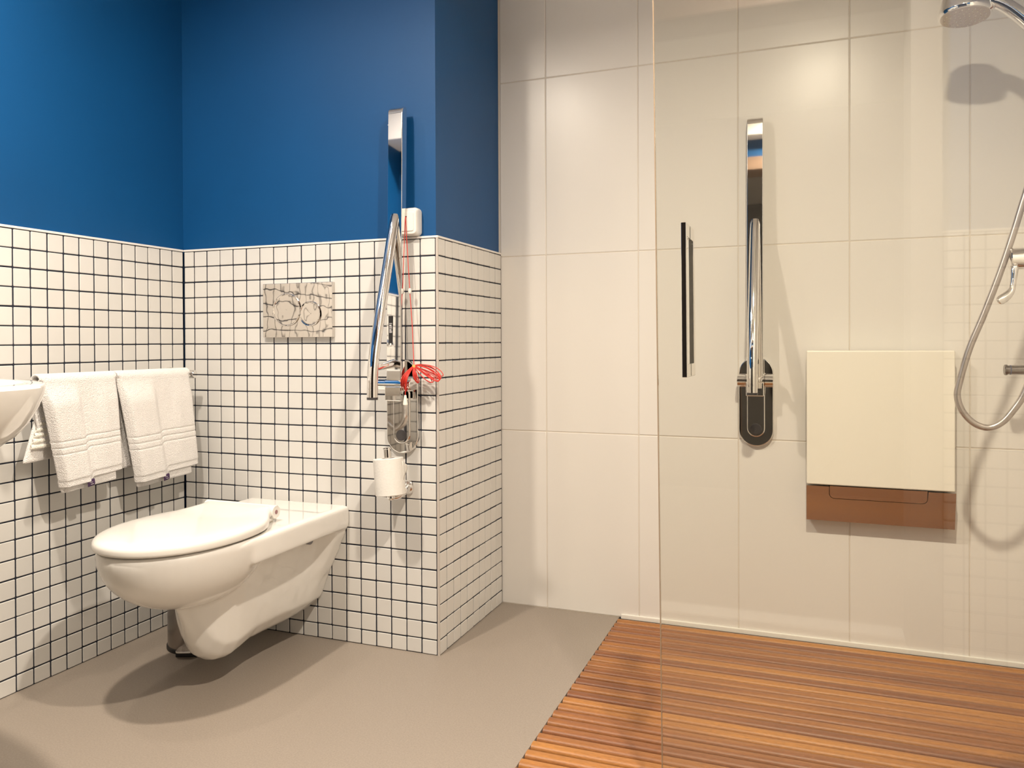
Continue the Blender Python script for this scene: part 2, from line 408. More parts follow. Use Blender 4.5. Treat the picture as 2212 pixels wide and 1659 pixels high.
# ------------------------------------------------------------------ teak shower deck
deck = thing('shower_deck', 'slatted orange-brown teak deck covering the shower floor', 'shower deck', (DECK_X0, DECK_Y0, -0.034))
PITCH = 0.0402; NS = 27; L_ = XR - 0.006 - DECK_X0
bm = bmesh.new(); prof = []
wd = 0.0335
for j in range(9):
    t = -1 + 2 * j / 8; prof.append((t * wd / 2, 0.034 + 0.0035 - 0.009 * abs(t) ** 3))
prof = [(-wd / 2, 0.008)] + prof + [(wd / 2, 0.008)]
extrude_poly(bm, prof, 0, 0.0, L_)
slat_me = me_of(bm, 50); slat_me.materials.append(M_TEAK)
for k in range(NS):
    o = bpy.data.objects.new('slat', slat_me); COL.objects.link(o); o.parent = deck
    o.location = (random.uniform(-.001, .001), YS - 0.012 - PITCH / 2 - PITCH * k - DECK_Y0, random.uniform(-.0006, .0006))
for x in (0.06, 0.62, 1.17):
    link('batten', mbox((x, 0.01, 0.0), (x + 0.04, YS - DECK_Y0 - 0.02, 0.0075)), M_PAN, deck)

# ------------------------------------------------------------------ toilet
TX = 0.427
toilet = thing('toilet', 'white wall-hung toilet with its lid closed', 'toilet', (TX, 0, 0.40))
def plan(n=40, hw=0.172, yb=-0.40, tip=-0.725, back=0.0, p=2.15):
    pts = [(-hw, back)]
    pts += [(-hw, back + (yb - back) * k / 6) for k in range(1, 6)]
    for j in range(n + 1):
        a = math.pi * j / n; c, s = math.cos(a), math.sin(a)
        pts.append((-hw * math.copysign(abs(c) ** (2 / p), c), yb + (tip - yb) * abs(s) ** (2 / p)))
    pts += [(hw, yb + (back - yb) * k / 6) for k in range(1, 7)]
    return pts
bm = bmesh.new()
ledge = [(-0.174, 0.0), (-0.174, -0.43), (-0.15, -0.52), (-0.09, -0.56), (0.09, -0.56), (0.15, -0.52), (0.174, -0.43), (0.174, 0.0)]
loops = []                                                                     # ledge: its underside rises out of the bowl
for x, z in [(0.163, 0.0), (0.171, -0.003), (0.174, -0.010), (0.174, -0.060), (0.170, -0.066), (0.16, -0.068)]: pass
extrude_poly(bm, [(-0.174, 0.0), (-0.174, -0.44), (0.174, -0.44), (0.174, 0.0)], 2, -0.066, 0.0, 0.009)
loops = []                                                                     # bowl
for k in range(17):
    h = k / 16; sc_ = (1 - min(h, 0.996) ** 2.05) ** (1 / 1.9)
    if h == 0: sc_ = 0.985
    yc = -0.440 - 0.012 * h
    lp = []
    for j in range(48):
        a = 2 * math.pi * j / 48; s = math.sin(a)
        bl = 0.268 if s < 0 else 0.19
        lp.append((0.1745 * sc_ * math.cos(a), yc + bl * sc_ * s, -0.170 * h))
    loops.append(lp)
rings(bm, loops)
sec = [(0.0, .165, .105, .050, -.322), (-.05, .160, .104, .050, -.324), (-.085, .126, .092, .050, -.325), (-.12, .110, .086, .050, -.325), (-.20, .104, .080, .046, -.323), (-.28, .102, .078, .048, -.322), (-.33, .102, .078, .054, -.328),
       (-.37, .102, .078, .056, -.334), (-.41, .099, .074, .050, -.328), (-.44, .094, .067, .038, -.308), (-.465, .085, .054, .025, -.272), (-.49, .07, .04, .013, -.215), (-.51, .05, .025, .01, -.17)]
loops = []
for y, wt, wm, wb_, zb in sec:
    half = [(wt, -0.03), (wt, -0.075), (wm + (wt - wm) * .45, -0.15 if zb < -.2 else zb * .5), (wm, zb + 0.115 if zb < -.2 else zb * .75), (wb_ + (wm - wb_) * .55, zb + 0.05), (wb_ * .86, zb + 0.017), (wb_ * .5, zb + 0.004), (0.0, zb)]
    lp = [(x, y, z) for x, z in half] + [(-x, y, z) for x, z in reversed(half[:-1])]
    loops.append(lp)
rings(bm, loops)
body = with_mods(me_of(bm), [('REMESH', dict(mode='VOXEL', voxel_size=0.0052)), ('SMOOTH', dict(factor=0.5, iterations=7))])
body.polygons.foreach_set('use_smooth', [True] * len(body.polygons))
link('bowl', body, M_CERAMIC, toilet)
def lid_plan(g=0.0):
    tip, yb, hw = -0.712 + g, -0.475, 0.171 - g
    half = [(w_ - g, y_) for w_, y_ in ((0.105, -0.258), (0.108, -0.268), (0.109, -0.280), (0.1145, -0.296), (0.126, -0.314), (0.1385, -0.332), (0.150, -0.353), (0.160, -0.380), (0.1665, -0.410), (0.170, -0.443))]
    for j in range(23):
        a = math.pi / 2 * j / 22; half.append((hw * abs(math.cos(a)) ** 0.97, yb + (tip - yb) * math.sin(a) ** 0.97))
    return [(-x, y) for x, y in half] + [(x, y) for x, y in reversed(half[:-1])]
bm = bmesh.new(); extrude_poly(bm, lid_plan(0.004), 2, 0.003, 0.014, 0.004)
link('seat', me_of(bm, 50), M_PLASTIC, toilet)
bm = bmesh.new(); base = lid_plan(); loops = []
cx_, cy_ = 0.0, -0.44
for s_, z in ((0.955, 0.0135), (0.985, 0.0072), (0.995, 0.0068), (1.0, 0.0095), (1.0, 0.0165), (0.993, 0.0215), (0.978, 0.0255), (0.94, 0.0290), (0.86, 0.0315), (0.7, 0.0325), (0.4, 0.0330), (0.12, 0.0331)):
    loops.append([(cx_ + (x - cx_) * s_, cy_ + (y - cy_) * s_, z + 0.013 * sm01((cy_ + (y - cy_) * s_ + 0.37) / 0.10)) for x, y in base])
rings(bm, loops); link('lid', me_of(bm, 70), M_PLASTIC, toilet)
bm = bmesh.new(); tube(bm, [(-0.113, -0.268, 0.0265), (-0.110, -0.268, 0.0265), (0.110, -0.268, 0.0265), (0.113, -0.268, 0.0265)], [0.0165, 0.0185, 0.0185, 0.0165], 28)
hg = link('hinge', me_of(bm, 40), M_PLASTIC, toilet)
link('pin_cap', mlathe([(0.0055, 0.1125), (0.0055, 0.1140)], 0, 16, (0, -0.268, 0.027)), mat('mauve_pin_cap', (0.30, 0.16, 0.17), 0.4), hg)
for x in (-0.09, 0.09):
    link('hinge_post', mlathe([(0.011, 0.0), (0.009, 0.006), (0.0085, 0.015)], 2, 20, (x, -0.268, 0.0)), M_CREAM, toilet)
for s in (-1, 1):
    link('fixing_cap', mlathe([(0.015, s * 0.108), (0.015, s * 0.119), (0.012, s * 0.121)], 0, 24, (0, -0.118, -0.078)), M_GREY, toilet)

# ------------------------------------------------------------------ flush plate
fp = thing('flush_plate', 'square-cornered mirror chrome flush plate with two round buttons above the toilet', 'flush plate', (0.4335, 0, 0.967))
link('plate', mbox((-0.1215, -0.0135, -0.0805), (0.1215, -0.0005, 0.0805), 0.0012, 2), M_WAVY, fp)
for cx, cz, r in ((-0.0355, 0.001, 0.049), (0.0465, -0.0115, 0.0365)):
    o = link('button', mlathe([(r, -0.013), (r, -0.0165), (r - 0.001, -0.0172), (r - 0.0035, -0.0168), (r - 0.0045, -0.0155), (0.0, -0.0150)], 1, 48, (cx, 0, cz)), M_WAVY, fp)

# ------------------------------------------------------------------ folding grab bars
def grab_bar(loc, label, sticker):
    t = thing('folding_grab_bar', label, 'grab bar', loc, 'folding grab bars')
    bm = bmesh.new(); extrude_poly(bm, stadium(0.049, -0.131, 0.133, 20), 1, -0.014, -0.0005, 0.003)
    link('wall_plate', me_of(bm, 40), M_CHROME, t)
    bm = bmesh.new(); extrude_poly(bm, stadium(0.0255, -0.103, 0.06, 16), 1, -0.0195, -0.013, 0.0035)
    cv = link('plate_cover', me_of(bm, 40), M_CHROME, t)
    link('screw_cap', mlathe([(0.0155, -0.019), (0.0155, -0.021), (0.014, -0.0215), (0.0, -0.0215)], 1, 28, (0, 0, -0.079)), M_DARKMETAL, cv)
    for a, b_ in ((-0.050, -0.0265), (0.0265, 0.050)):
        bm = tube(bmesh.new(), [(a, -0.048, 0.064), (a + 0.0015, -0.048, 0.064), (b_ - 0.0015, -0.048, 0.064), (b_, -0.048, 0.064)], [0.0165, 0.018, 0.018, 0.0165], 28)
        link('hinge', me_of(bm, 40), M_CHROME, t)
    for a, b_ in ((-0.049, -0.028), (0.028, 0.049)):
        link('hinge_bracket', mbox((a, -0.048, 0.050), (b_, -0.013, 0.078), 0.003), M_CHROME, t)
    bm = bmesh.new(); box(bm, (-0.025, -0.069, 0.020), (0.025, -0.034, 0.060), 0.003); tube(bm, [(-0.026, -0.048, 0.064), (0.026, -0.048, 0.064)], 0.0205, 28)
    link('hinge_block', me_of(bm, 40), M_CHROME, t)
    # flat profile: rounded top end, leaning slightly to the wall
    yf = lambda z: -0.0625 + (z - 0.13) * 0.0225
    d = 0.024; pts = [(yf(0.06), 0.06)]
    zt = 0.832
    pts += [(yf(0.45), 0.45)]
    for j in range(9):
        a = math.pi / 2 * j / 8; pts.append((yf(zt) + d * (1 - math.cos(a)), zt - d * 0.9 + d * 0.9 * math.sin(a)))
    pts += [(yf(zt) + d + 0.004, zt - d * 0.3), (yf(zt - d) + d + 0.005, zt - 0.05), (yf(0.06) + d, 0.06)]
    bm = bmesh.new(); extrude_poly(bm, pts, 0, -0.0225, 0.0225, 0.0022)
    fb = link('flat_bar', me_of(bm, 35), M_CHROME, t)
    bm = bmesh.new(); extrude_poly(bm, [(yf(zt) - 0.0006, zt - 0.052), (yf(zt) + d * .4, zt - 0.052), (yf(zt) + d * .4, zt - 0.050), (yf(zt) - 0.0006, zt - 0.050)], 0, -0.0223, 0.0223)
    link('end_cap_joint', me_of(bm), M_TRIM, fb)
    path = spline([(0, -0.044, 0.528), (0, -0.060, 0.492), (0, -0.112, 0.335), (0, -0.157, 0.195), (0, -0.172, 0.140), (0, -0.179, 0.095), (0, -0.181, 0.036)], 8)
    ru = link('round_bar', mtube(path, 0.0143, 26), M_CHROME, t)
    link('end_cap', mlathe([(0.0146, 0.0), (0.0148, 0.003), (0.0146, 0.0065)], 2, 26, (0, -0.181, 0.031)), M_DARKMETAL, ru)
    link('link_rod', mtube([(0, -0.172, 0.112), (0, -0.12, 0.117), (0, -0.062, 0.123)], [0.0075, 0.009, 0.011], 20), M_CHROME, t)
    if sticker:
        yy = yf(0.21) - 0.0008
        st = link('sticker', mbox((-0.0155, yy, 0.163), (-0.0028, yy + 0.001, 0.253)), M_STICKER, t)
        bm = bmesh.new()
        zz = 0.207
        for wz in (0.003, 0.0035, 0.006, 0.004, 0.0035, 0.006, 0.003):
            box(bm, (-0.0128, yy - 0.0003, zz), (-0.0045 if wz < .005 else -0.0062, yy, zz + wz * 0.45)); zz += wz * 0.95
        box(bm, (-0.0118, yy - 0.0003, 0.172), (-0.0068, yy, 0.178), 0.0)
        link('print', me_of(bm), M_LABELW, st, kind='stuff')
    return t
grab_bar((0.780, 0, 0.690), 'folded-up chrome grab bar on the mosaic wall beside the toilet, with a black sticker', True)
grab_bar((1.690, YS, 0.690), 'folded-up chrome grab bar on the large shower tiles behind the glass', False)

# ------------------------------------------------------------------ toilet roll and holder
AX = Vector((0.105, -0.04, -1)).normalized()                     # roll axis, leaning
RC = Vector((0.776, -0.082, 0.505))
hold = thing('toilet_roll_holder', 'chrome wall bracket with an upright pin holding the toilet roll', 'roll holder', (0.79, 0, 0.464))
def rel(o, p): return tuple(Vector(p) - o.location)
bm = bmesh.new(); lathe(bm, [(0.020, -0.0005), (0.0215, -0.006), (0.019, -0.012), (0.014, -0.018)], 1, 28, (0.0, 0, 0.0))
link('base', me_of(bm, 40), M_CHROME, hold)
foot = RC + AX * 0.058
link('arm', mtube(spline([rel(hold, (0.790, -0.010, 0.464)), rel(hold, (0.792, -0.040, 0.456)), rel(hold, foot + Vector((0.005, 0.02, 0.0))), rel(hold, foot)], 6), [0.016 - 0.009 * min(1, k / 16) for k in range(19)], 20), M_CHROME, hold)
top = RC - AX * 0.078
bm = bmesh.new(); tube(bm, [rel(hold, foot + AX * 0.006), rel(hold, foot), rel(hold, RC - AX * 0.074), rel(hold, RC - AX * 0.075), rel(hold, top)], [0.006, 0.0105, 0.0105, 0.0125, 0.0125], 22)
link('pin', me_of(bm, 40), M_CHROME, hold)
roll = thing('toilet_roll', 'white toilet paper roll standing tilted on its chrome pin', 'toilet roll', RC)
roll.rotation_euler = Vector((0, 0, -1)).rotation_difference(AX).to_euler()
bm = bmesh.new(); lathe(bm, [(0.0185, 0.050), (0.040, 0.050), (0.0415, 0.0485), (0.0415, -0.0485), (0.040, -0.050), (0.0185, -0.050), (0.0185, 0.050)], 2, 48)
bm.faces.ensure_lookup_table()
for f in [f for f in bm.faces if len(f.verts) > 8]: bm.faces.remove(f)
link('paper', me_of(bm, 40), M_PAPER, roll)
bm = bmesh.new(); rings(bm, [[(r * math.cos(2 * math.pi * j / 32), r * math.sin(2 * math.pi * j / 32), h) for j in range(32)] for r, h in ((0.0184, 0.0497), (0.0172, 0.0497), (0.0172, -0.0497), (0.0184, -0.0497), (0.0184, 0.0497))], cap=False)
link('core', me_of(bm, 40), M_CORE, roll)
bm = bmesh.new()                                                   # the loose sheet end, lifted off the right side
g_ = []
for k in range(7):
    a = 0.05 + 0.12 * k; rr = 0.0418 + 0.0005 * max(0, k - 1) ** 1.9
    hi, lo = 0.040 - 0.0022 * k, -0.012 + 0.0045 * k
    g_.append([bm.verts.new((rr * math.cos(a), rr * math.sin(a), hi + (lo - hi) * q / 4)) for q in range(5)])
for a, b_ in zip(g_, g_[1:]):
    for i in range(4): bm.faces.new((a[i], b_[i], b_[i + 1], a[i + 1]))
link('loose_end', with_mods(me_of(bm, 60), [('SOLIDIFY', dict(thickness=0.0006))]), M_PAPER, roll)

# ------------------------------------------------------------------ emergency pull cord
al = thing('emergency_pull_cord', 'white alarm box with a red pull cord bundled beside the grab bar', 'pull cord', (0.811, 0, 1.205))
bm = bmesh.new(); pts = rrect(-0.0235, 0.0235, -0.039, 0.039, 0.011, 6); loops = []
for s, y in ((0.96, 0.0085), (1.0, 0.002), (1.0, -0.010), (0.985, -0.016), (0.90, -0.0235), (0.78, -0.0255)): loops.append([(x * s, y, z * (1 - (1 - s) * 0.75)) for x, z in pts])
rings(bm, loops); bx_ = link('housing', me_of(bm, 50), M_PLASTIC, al)
bm = bmesh.new(); extrude_poly(bm, rrect(-0.0165, 0.0135, -0.027, 0.026, 0.004, 4), 1, -0.0275, -0.0245, 0.001); link('cover', me_of(bm, 40), M_PLASTIC, al)
link('cord_hole', mlathe([(0.002, -0.027), (0.002, -0.0279)], 1, 14, (-0.008, 0, 0.013)), M_BLACK, al)
def ap(x, y, z): return (x - 0.811, y, z - 1.205)
link('cord', mtube(spline([ap(0.803, -0.027, 1.218), ap(0.8035, -0.031, 1.205), ap(0.808, -0.030, 1.120), ap(0.814, -0.029, 1.012), ap(0.822, -0.032, 0.92), ap(0.8335, -0.045, 0.808)], 6), 0.0011, 8), M_RED, al)
link('bead', mlathe([(0.0, 0.008), (0.0035, 0.0068), (0.0048, 0.0025), (0.0048, -0.0025), (0.0035, -0.0068), (0.0, -0.008)], 2, 18, ap(0.814, -0.029, 1.012)), M_PLASTIC, al)
K = Vector(ap(0.8335, -0.046, 0.806))
bm = bmesh.new()
random.seed(3)
def loop(a_deg, length, width, yoff, droop=0.0):
    a = math.radians(a_deg); d = Vector((math.cos(a), 0, math.sin(a))); n = Vector((-math.sin(a), 0, math.cos(a))); pts = []
    for j in range(25):
        s = 2 * math.pi * j / 24
        u = (1 - math.cos(s)) / 2; v_ = math.sin(s) * (0.35 + 0.65 * u)
        p = K + d * (length * u) + n * (width / 2 * v_); p.y += yoff * math.sin(math.pi * u * 0.9); p.z -= droop * u * u
        pts.append(p)
    tube(bm, pts, 0.00125, 7)
for q in range(6): loop(-14 + q * 2.2, 0.083 + random.uniform(-.006, .004), 0.026 + random.uniform(-.012, .012), -0.006 + 0.003 * q, 0.020)
for q in range(2): loop(-36 + 3 * q, 0.068 + .003 * q, 0.018 + .006 * q, -0.004, 0.004)
for q in range(6): loop(-114 + q * 2.0, 0.070 + random.uniform(-.008, .004), 0.014 + random.uniform(-.006, .006), -0.030 - 0.003 * (q % 3))
for q in range(3): loop(-77 + q * 4.0, 0.047 + random.uniform(-.004, .003), 0.010 + random.uniform(-.004, .004), -0.012)
tube(bm, spline([K, K + Vector((-0.008, -0.03, -0.04)), K + Vector((-0.009, -0.034, -0.078))], 6), 0.0011, 7)
link('cord_bundle', me_of(bm, 60), M_RED, al)
link('tie', mlathe([(0.0045, -0.004), (0.0052, 0.0), (0.0045, 0.004)], 2, 14, tuple(K + Vector((0.001, -0.001, -0.001)))), M_YELLOW, al)
link('bell', mlathe([(0.0028, 0.018), (0.0035, 0.014), (0.0062, -0.003), (0.0068, -0.008), (0.0055, -0.0085)], 2, 18, tuple(K + Vector((-0.009, -0.034, -0.096)))), M_CREAM, al)

# ------------------------------------------------------------------ towel rail and towels
rail = thing('towel_rail', 'chrome towel rail on the left mosaic wall behind the wash basin', 'towel rail', (0, -0.40, 0.776))
link('bar', mtube([(0.088, -0.47, 0.0), (0.088, 0.325, 0.0)], 0.0085, 20), M_CHROME, rail)
for y in (-0.30, 0.33):
    link('bracket', mtube([(0.001, y, 0.0), (0.010, y, 0.0), (0.0101, y, 0.0), (0.100, y, 0.0), (0.103, y, 0.0)], [0.021, 0.021, 0.0125, 0.0125, 0.0105], 22), M_CHROME, rail)

def sheet(tt, ss, fn, thick=0.006):
    bm = bmesh.new()
    g = [[bm.verts.new(fn(t, s)) for t in tt] for s in ss]
    for a, b_ in zip(g, g[1:]):
        for i in range(len(tt) - 1): bm.faces.new((a[i], a[i + 1], b_[i + 1], b_[i]))
    me = with_mods(me_of(bm), [('SOLIDIFY', dict(thickness=thick, offset=0.0)), ('SUBSURF', dict(levels=1, render_levels=1))])
    me.polygons.foreach_set('use_smooth', [True] * len(me.polygons)); return me
def sm(a, b_, x):
    t = min(1, max(0, (x - a) / (b_ - a))); return t * t * (3 - 2 * t)

def towel(name, label, y0t, y1t, y0b, y1b, zb, extra):
    """Hangs over the rail: front sheet, inner flap and back sheet. t runs left (towards the camera) to right."""
    zr = 0.778; xc = 0.088
    t0 = thing(name, label, 'towel', (xc, (y0t + y1t) / 2, zr), 'towels on the rail')
    o = t0.location.copy()
    random.seed(int(abs(y0t) * 1000)); ph = random.uniform(0, 6)
    def yy(t, k): return (y0t + (y1t - y0t) * t) * (1 - k) + (y0b + (y1b - y0b) * t) * k
    def fn(t, s):
        # s: -1 back hem .. 0 crown .. 1 front hem
        rad = 0.0165
        if abs(s) < 0.09:
            a = s / 0.09 * math.pi / 2; x = xc + rad * math.sin(a); z = zr + rad * math.cos(a); k = 0
        else:
            k = (abs(s) - 0.09) / 0.91
            low = zb if s > 0 else zb + (0.095 if extra else 0.03)
            if s > 0: low += 0.010 * sm(0.42, 0.50, t) - 0.010 * (1 - t)
            z = zr + (low - zr) * k; x = xc + math.copysign(rad, s)
            if s > 0:
                x += 0.014 * sm(0.0, 0.06, t) * (1 - 0.85 * sm(0.37, 0.47, t)) * sm(0, 0.25, k)      # folded-over strip
                x += 0.0025 * math.sin(7 * t + ph + 1.5 * k) * sm(0, 0.3, k)
                x += 0.004 * math.exp(-((t - 0.75) / 0.06) ** 2) * math.sin(math.pi * min(1, k * 1.2))
                x -= 0.010 * (1 - sm(0.0, 0.05, t)) + 0.008 * sm(0.95, 1.0, t)
                for kb in (0.565, 0.625, 0.685):                                                       # woven border grooves
                    x -= 0.0028 * math.exp(-((k - kb) / 0.0065) ** 2)
                if k > 0.935: x -= 0.0022
            else:
                x -= 0.004 * math.sin(5 * t + ph); x = max(x, 0.022)
        y = yy(t, k if s > 0 else k * 0.5)
        return (x - o.x, y - o.y, z - o.z)
    tt = [i / 56 for i in range(57)]
    ss = [-1 + 0.9 * i / 16 for i in range(17)] + [-0.09 + 0.18 * i / 10 for i in range(11)] + [0.09 + 0.91 * (i + 1) / 150 for i in range(150)]
    link('cloth', sheet(tt, ss, fn), M_TOWEL, t0)
    # inner layer showing below the front hem
    def fi(t, k):
        low = zb - 0.026 + 0.010 * t
        z = zr - 0.02 + (low - zr + 0.02) * k; x = xc + 0.006 + 0.005 * sm(0, .1, t) + 0.002 * math.sin(9 * t)
        tl = 0.0 + 0.90 * t
        return (x - o.x, yy(tl * 0.95 + 0.03, k) - o.y, z - o.z)
    link('inner_flap', sheet([i / 24 for i in range(25)], [i / 30 for i in range(31)], fi, 0.007), M_TOWEL, t0)
    if extra:
        def fb(t, k):
            z = 0.760 + (0.577 - 0.760) * k + 0.004 * t; y = (-0.560 - 0.068 * k) * (1 - t) + (-0.47 - 0.01 * k) * t
            return (0.050 + 0.006 * k + 0.004 * math.sin(6 * t + k) - o.x, y - o.y, z - o.z)
        link('back_flap', sheet([i / 14 for i in range(15)], [i / 20 for i in range(21)], fb, 0.009), M_TOWEL, t0)
        def fc(t, k):
            z = 0.745 + (0.612 - 0.745) * k; y = (-0.560 - 0.052 * k) * (1 - t) + (-0.47 - 0.01 * k) * t
            return (0.064 + 0.003 * k + 0.0035 * math.sin(60 * k) * (1 - sm(0.15, 0.35, t)) - o.x, y - o.y, z - o.z)
        link('side_flap', sheet([i / 14 for i in range(15)], [i / 60 for i in range(61)], fc, 0.008), M_TOWEL2, t0)
    # hem label tab
    yl = yy(0.405, 1.0); xl = xc + 0.026
    def fl_(t, k): return (xl + 0.003 * k - 0.004 * k * k - o.x, yl - 0.013 + 0.024 * t + 0.003 * k - o.y, zb - 0.002 - 0.018 * k + 0.004 * t - o.z)
    lb = link('care_label', sheet([i / 4 for i in range(5)], [i / 4 for i in range(5)], fl_, 0.0012), M_LABEL, t0)
    bm = bmesh.new()
    for q in (0, 1): box(bm, (xl + 0.0012 - o.x, yl - 0.006 + 0.004 * q - o.y, zb - 0.008 - 0.005 * q - o.z), (xl + 0.0018 - o.x, yl + 0.004 + 0.003 * q - o.y, zb - 0.0072 - 0.005 * q - o.z))
    link('print', me_of(bm), M_LABELW, lb, kind='stuff')
    return t0
towel('towel', 'left white terry towel, its edge overlapped by the wash basin', -0.614, -0.375, -0.553, -0.353, 0.520, True)
towel('towel', 'right white terry towel, hanging nearest the room corner', -0.372, -0.093, -0.305, -0.056, 0.493, False)

# ------------------------------------------------------------------ wash basin
BY = -1.17
basin = thing('wash_basin', 'white ceramic wash basin on the left wall, cut by the photo edge', 'wash basin', (0, BY, 0.794))
def bas(sx, sy, z, n=56, p=2.9):
    out = []
    for j in range(n + 1):
        a = -math.pi / 2 + math.pi * j / n; c, s = math.cos(a), math.sin(a)
        out.append((0.002 + sx * abs(c) ** (2 / p), sy * math.copysign(abs(s) ** (2 / p), s), z))
    return out
bm = bmesh.new()
BX, BYW = 0.62, 0.30
prof = [(0.12, 0.10, -0.158), (0.34, 0.30, -0.156), (0.58, 0.52, -0.148), (0.75, 0.70, -0.133), (0.86, 0.82, -0.110), (0.915, 0.89, -0.088), (0.95, 0.935, -0.065), (0.978, 0.970, -0.038), (0.995, 0.992, -0.014), (1.0, 1.0, 0.0), (0.996, 0.996, 0.0045), (0.985, 0.985, 0.007), (0.94, 0.93, 0.007),
        (0.925, 0.91, 0.003), (0.86, 0.82, -0.06), (0.62, 0.58, -0.105), (0.3, 0.2, -0.115)]
rings(bm, [bas(BX * a, BYW * b_, z) for a, b_, z in prof])
link('bowl', me_of(bm, 40), M_CERAMIC, basin)
link('waste_pipe', mtube(spline([(0.20, 0, -0.14), (0.20, 0, -0.26), (0.15, 0, -0.30), (0.10, 0, -0.27), (0.002, 0, -0.27)], 6), 0.016, 18), M_CHROME, basin)
tp = link('tap', mtube(spline([(0.07, 0, 0.0), (0.07, 0, 0.10), (0.10, 0, 0.135), (0.17, 0, 0.12), (0.18, 0, 0.105)], 6), 0.014, 18), M_CHROME, basin)

# ------------------------------------------------------------------ pedal bin
pb = thing('pedal_bin', 'small dark steel pedal bin standing behind the toilet in the corner', 'bin', (0.196, -0.176, 0))
link('body', mlathe([(0.078, 0.010), (0.080, 0.012), (0.080, 0.235), (0.078, 0.237)], 2, 48), M_STEEL, pb)
link('base_ring', mlathe([(0.082, 0.0), (0.083, 0.002), (0.083, 0.010), (0.081, 0.012)], 2, 48), M_BLACK, pb)
link('lid', mlathe([(0.081, 0.2365), (0.082, 0.242), (0.074, 0.258), (0.045, 0.268), (0.0, 0.271)], 2, 48), M_STEEL, pb)
bm = bmesh.new(); extrude_poly(bm, rrect(-0.026, 0.026, -0.118, -0.070, 0.012, 5), 2, 0.018, 0.0225, 0.001)
ped = link('pedal', me_of(bm, 40), M_CHROME, pb); ped.rotation_euler.z = 0.42
bm = bmesh.new(); box(bm, (-0.030, -0.098, 0.0), (0.030, -0.07, 0.014), 0.002); hp = link('pedal_housing', me_of(bm, 40), M_BLACK, pb); hp.rotation_euler.z = 0.42
for s in (-1, 1):
    link('handle_pivot', mlathe([(0.009, s * 0.079), (0.009, s * 0.084), (0.006, s * 0.086)], 0, 16, (0, -0.01, 0.10)), M_BLACK, pb)

# ------------------------------------------------------------------ folding shower seat
seat = thing('shower_bench', 'folded-up cream shower seat with a mirrored metal base plate on the shower wall', 'shower seat', (2.012, YS, 0.36))
bm = bmesh.new(); extrude_poly(bm, rrect(-0.184, 0.184, 0.1045, 0.482, 0.004, 3), 1, -0.062, -0.012, 0.004)
link('seat_panel', me_of(bm, 40), M_CREAM, seat)
bm = bmesh.new()
x0, x1, z0, z1 = -0.184, 0.186, 0.0, 0.1015
fz = 0.066; r = 0.014; nx0, nx1 = -0.125, 0.120
out = [(x0, z0), (x1, z0), (x1, z1 - 0.001), (nx1 + 0.001, z1 - 0.001)]
arc = lambda cx, cz, a0, a1: [(cx + r * math.cos(math.radians(a0 + (a1 - a0) * k / 6)), cz + r * math.sin(math.radians(a0 + (a1 - a0) * k / 6))) for k in range(7)]
notch = arc(nx1 - r, fz + r, 0, -90) + arc(nx0 + r, fz + r, 270, 180)
out += notch + [(nx0 - 0.0, z1 - 0.001), (x0, z1 - 0.001)]
sl = lambda z: -0.060 + 0.020 * (0.10 - z) / 0.10
va = [bm.verts.new((x, sl(z), z)) for x, z in out]; vb = [bm.verts.new((x, -0.002, z)) for x, z in out]
n = len(out); bm.faces.new(va); bm.faces.new(vb)
for i in range(n): bm.faces.new((va[i], va[(i + 1) % n], vb[(i + 1) % n], vb[i]))
bmesh.ops.triangulate(bm, faces=[f for f in bm.faces if len(f.verts) > 4])
link('base_plate', me_of(bm), M_SATIN, seat)
g = 0.0015; bm = bmesh.new(); r0 = r; r = r - g
fl2 = arc(nx1 - g - r, fz + g + r, 0, -90) + arc(nx0 + g + r, fz + g + r, 270, 180)
fl2 = [(nx1 - g, z1 + 0.001)] + fl2 + [(nx0 + g, z1 + 0.001)]
va = [bm.verts.new((x, sl(z) - 0.0008, z)) for x, z in fl2]; vb = [bm.verts.new((x, -0.004, z)) for x, z in fl2]
n = len(fl2); bm.faces.new(va); bm.faces.new(vb)
for i in range(n): bm.faces.new((va[i], va[(i + 1) % n], vb[(i + 1) % n], vb[i]))
link('hinge_flap', me_of(bm), M_SATIN, seat)

# ------------------------------------------------------------------ shower mixer, hose, hand shower (carried by the right-hand wall)
mixer = thing('shower_mixer', 'chrome shower mixer with a drooping lever at the right photo edge', 'shower mixer', (XR, 0.20, 1.060))
def rl(o, x, y, z): return (x - o.location.x, y - o.location.y, z - o.location.z)
bm = bmesh.new(); tube(bm, [rl(mixer, x, 0.20, 1.060) for x in (XR - 0.001, XR - 0.012, XR - 0.0121, 2.303, 2.3015, 2.300, 2.2985, 2.274, 2.272)], [0.040, 0.040, 0.026, 0.0255, 0.0235, 0.0235, 0.0252, 0.0252, 0.023], 36)
link('body', me_of(bm, 35), M_CHROME, mixer)
bm = bmesh.new()
pth = [rl(mixer, 2.279, 0.180, 1.045), rl(mixer, 2.277, 0.176, 1.025), rl(mixer, 2.274, 0.173, 0.995), rl(mixer, 2.270, 0.168, 0.981), rl(mixer, 2.254, 0.158, 0.967), rl(mixer, 2.238, 0.150, 0.957)]
loops = []
for k, p in enumerate(pth):
    hw = (0.011, 0.0075, 0.006, 0.0085, 0.0125, 0.010)[k]; th = (0.010, 0.007, 0.006, 0.006, 0.006, 0.004)[k]
    tn = Vector(pth[min(k + 1, 5)]) - Vector(pth[max(k - 1, 0)]); tn.normalize()
    sd = Vector((0.12, 1, 0)); sd = (sd - tn * sd.dot(tn)).normalized(); nn = tn.cross(sd)
    ax, bx2 = (nn, sd)
    loops.append([Vector(p) + ax * (hw * math.cos(2 * math.pi * j / 14)) + bx2 * (th * math.sin(2 * math.pi * j / 14)) for j in range(14)])
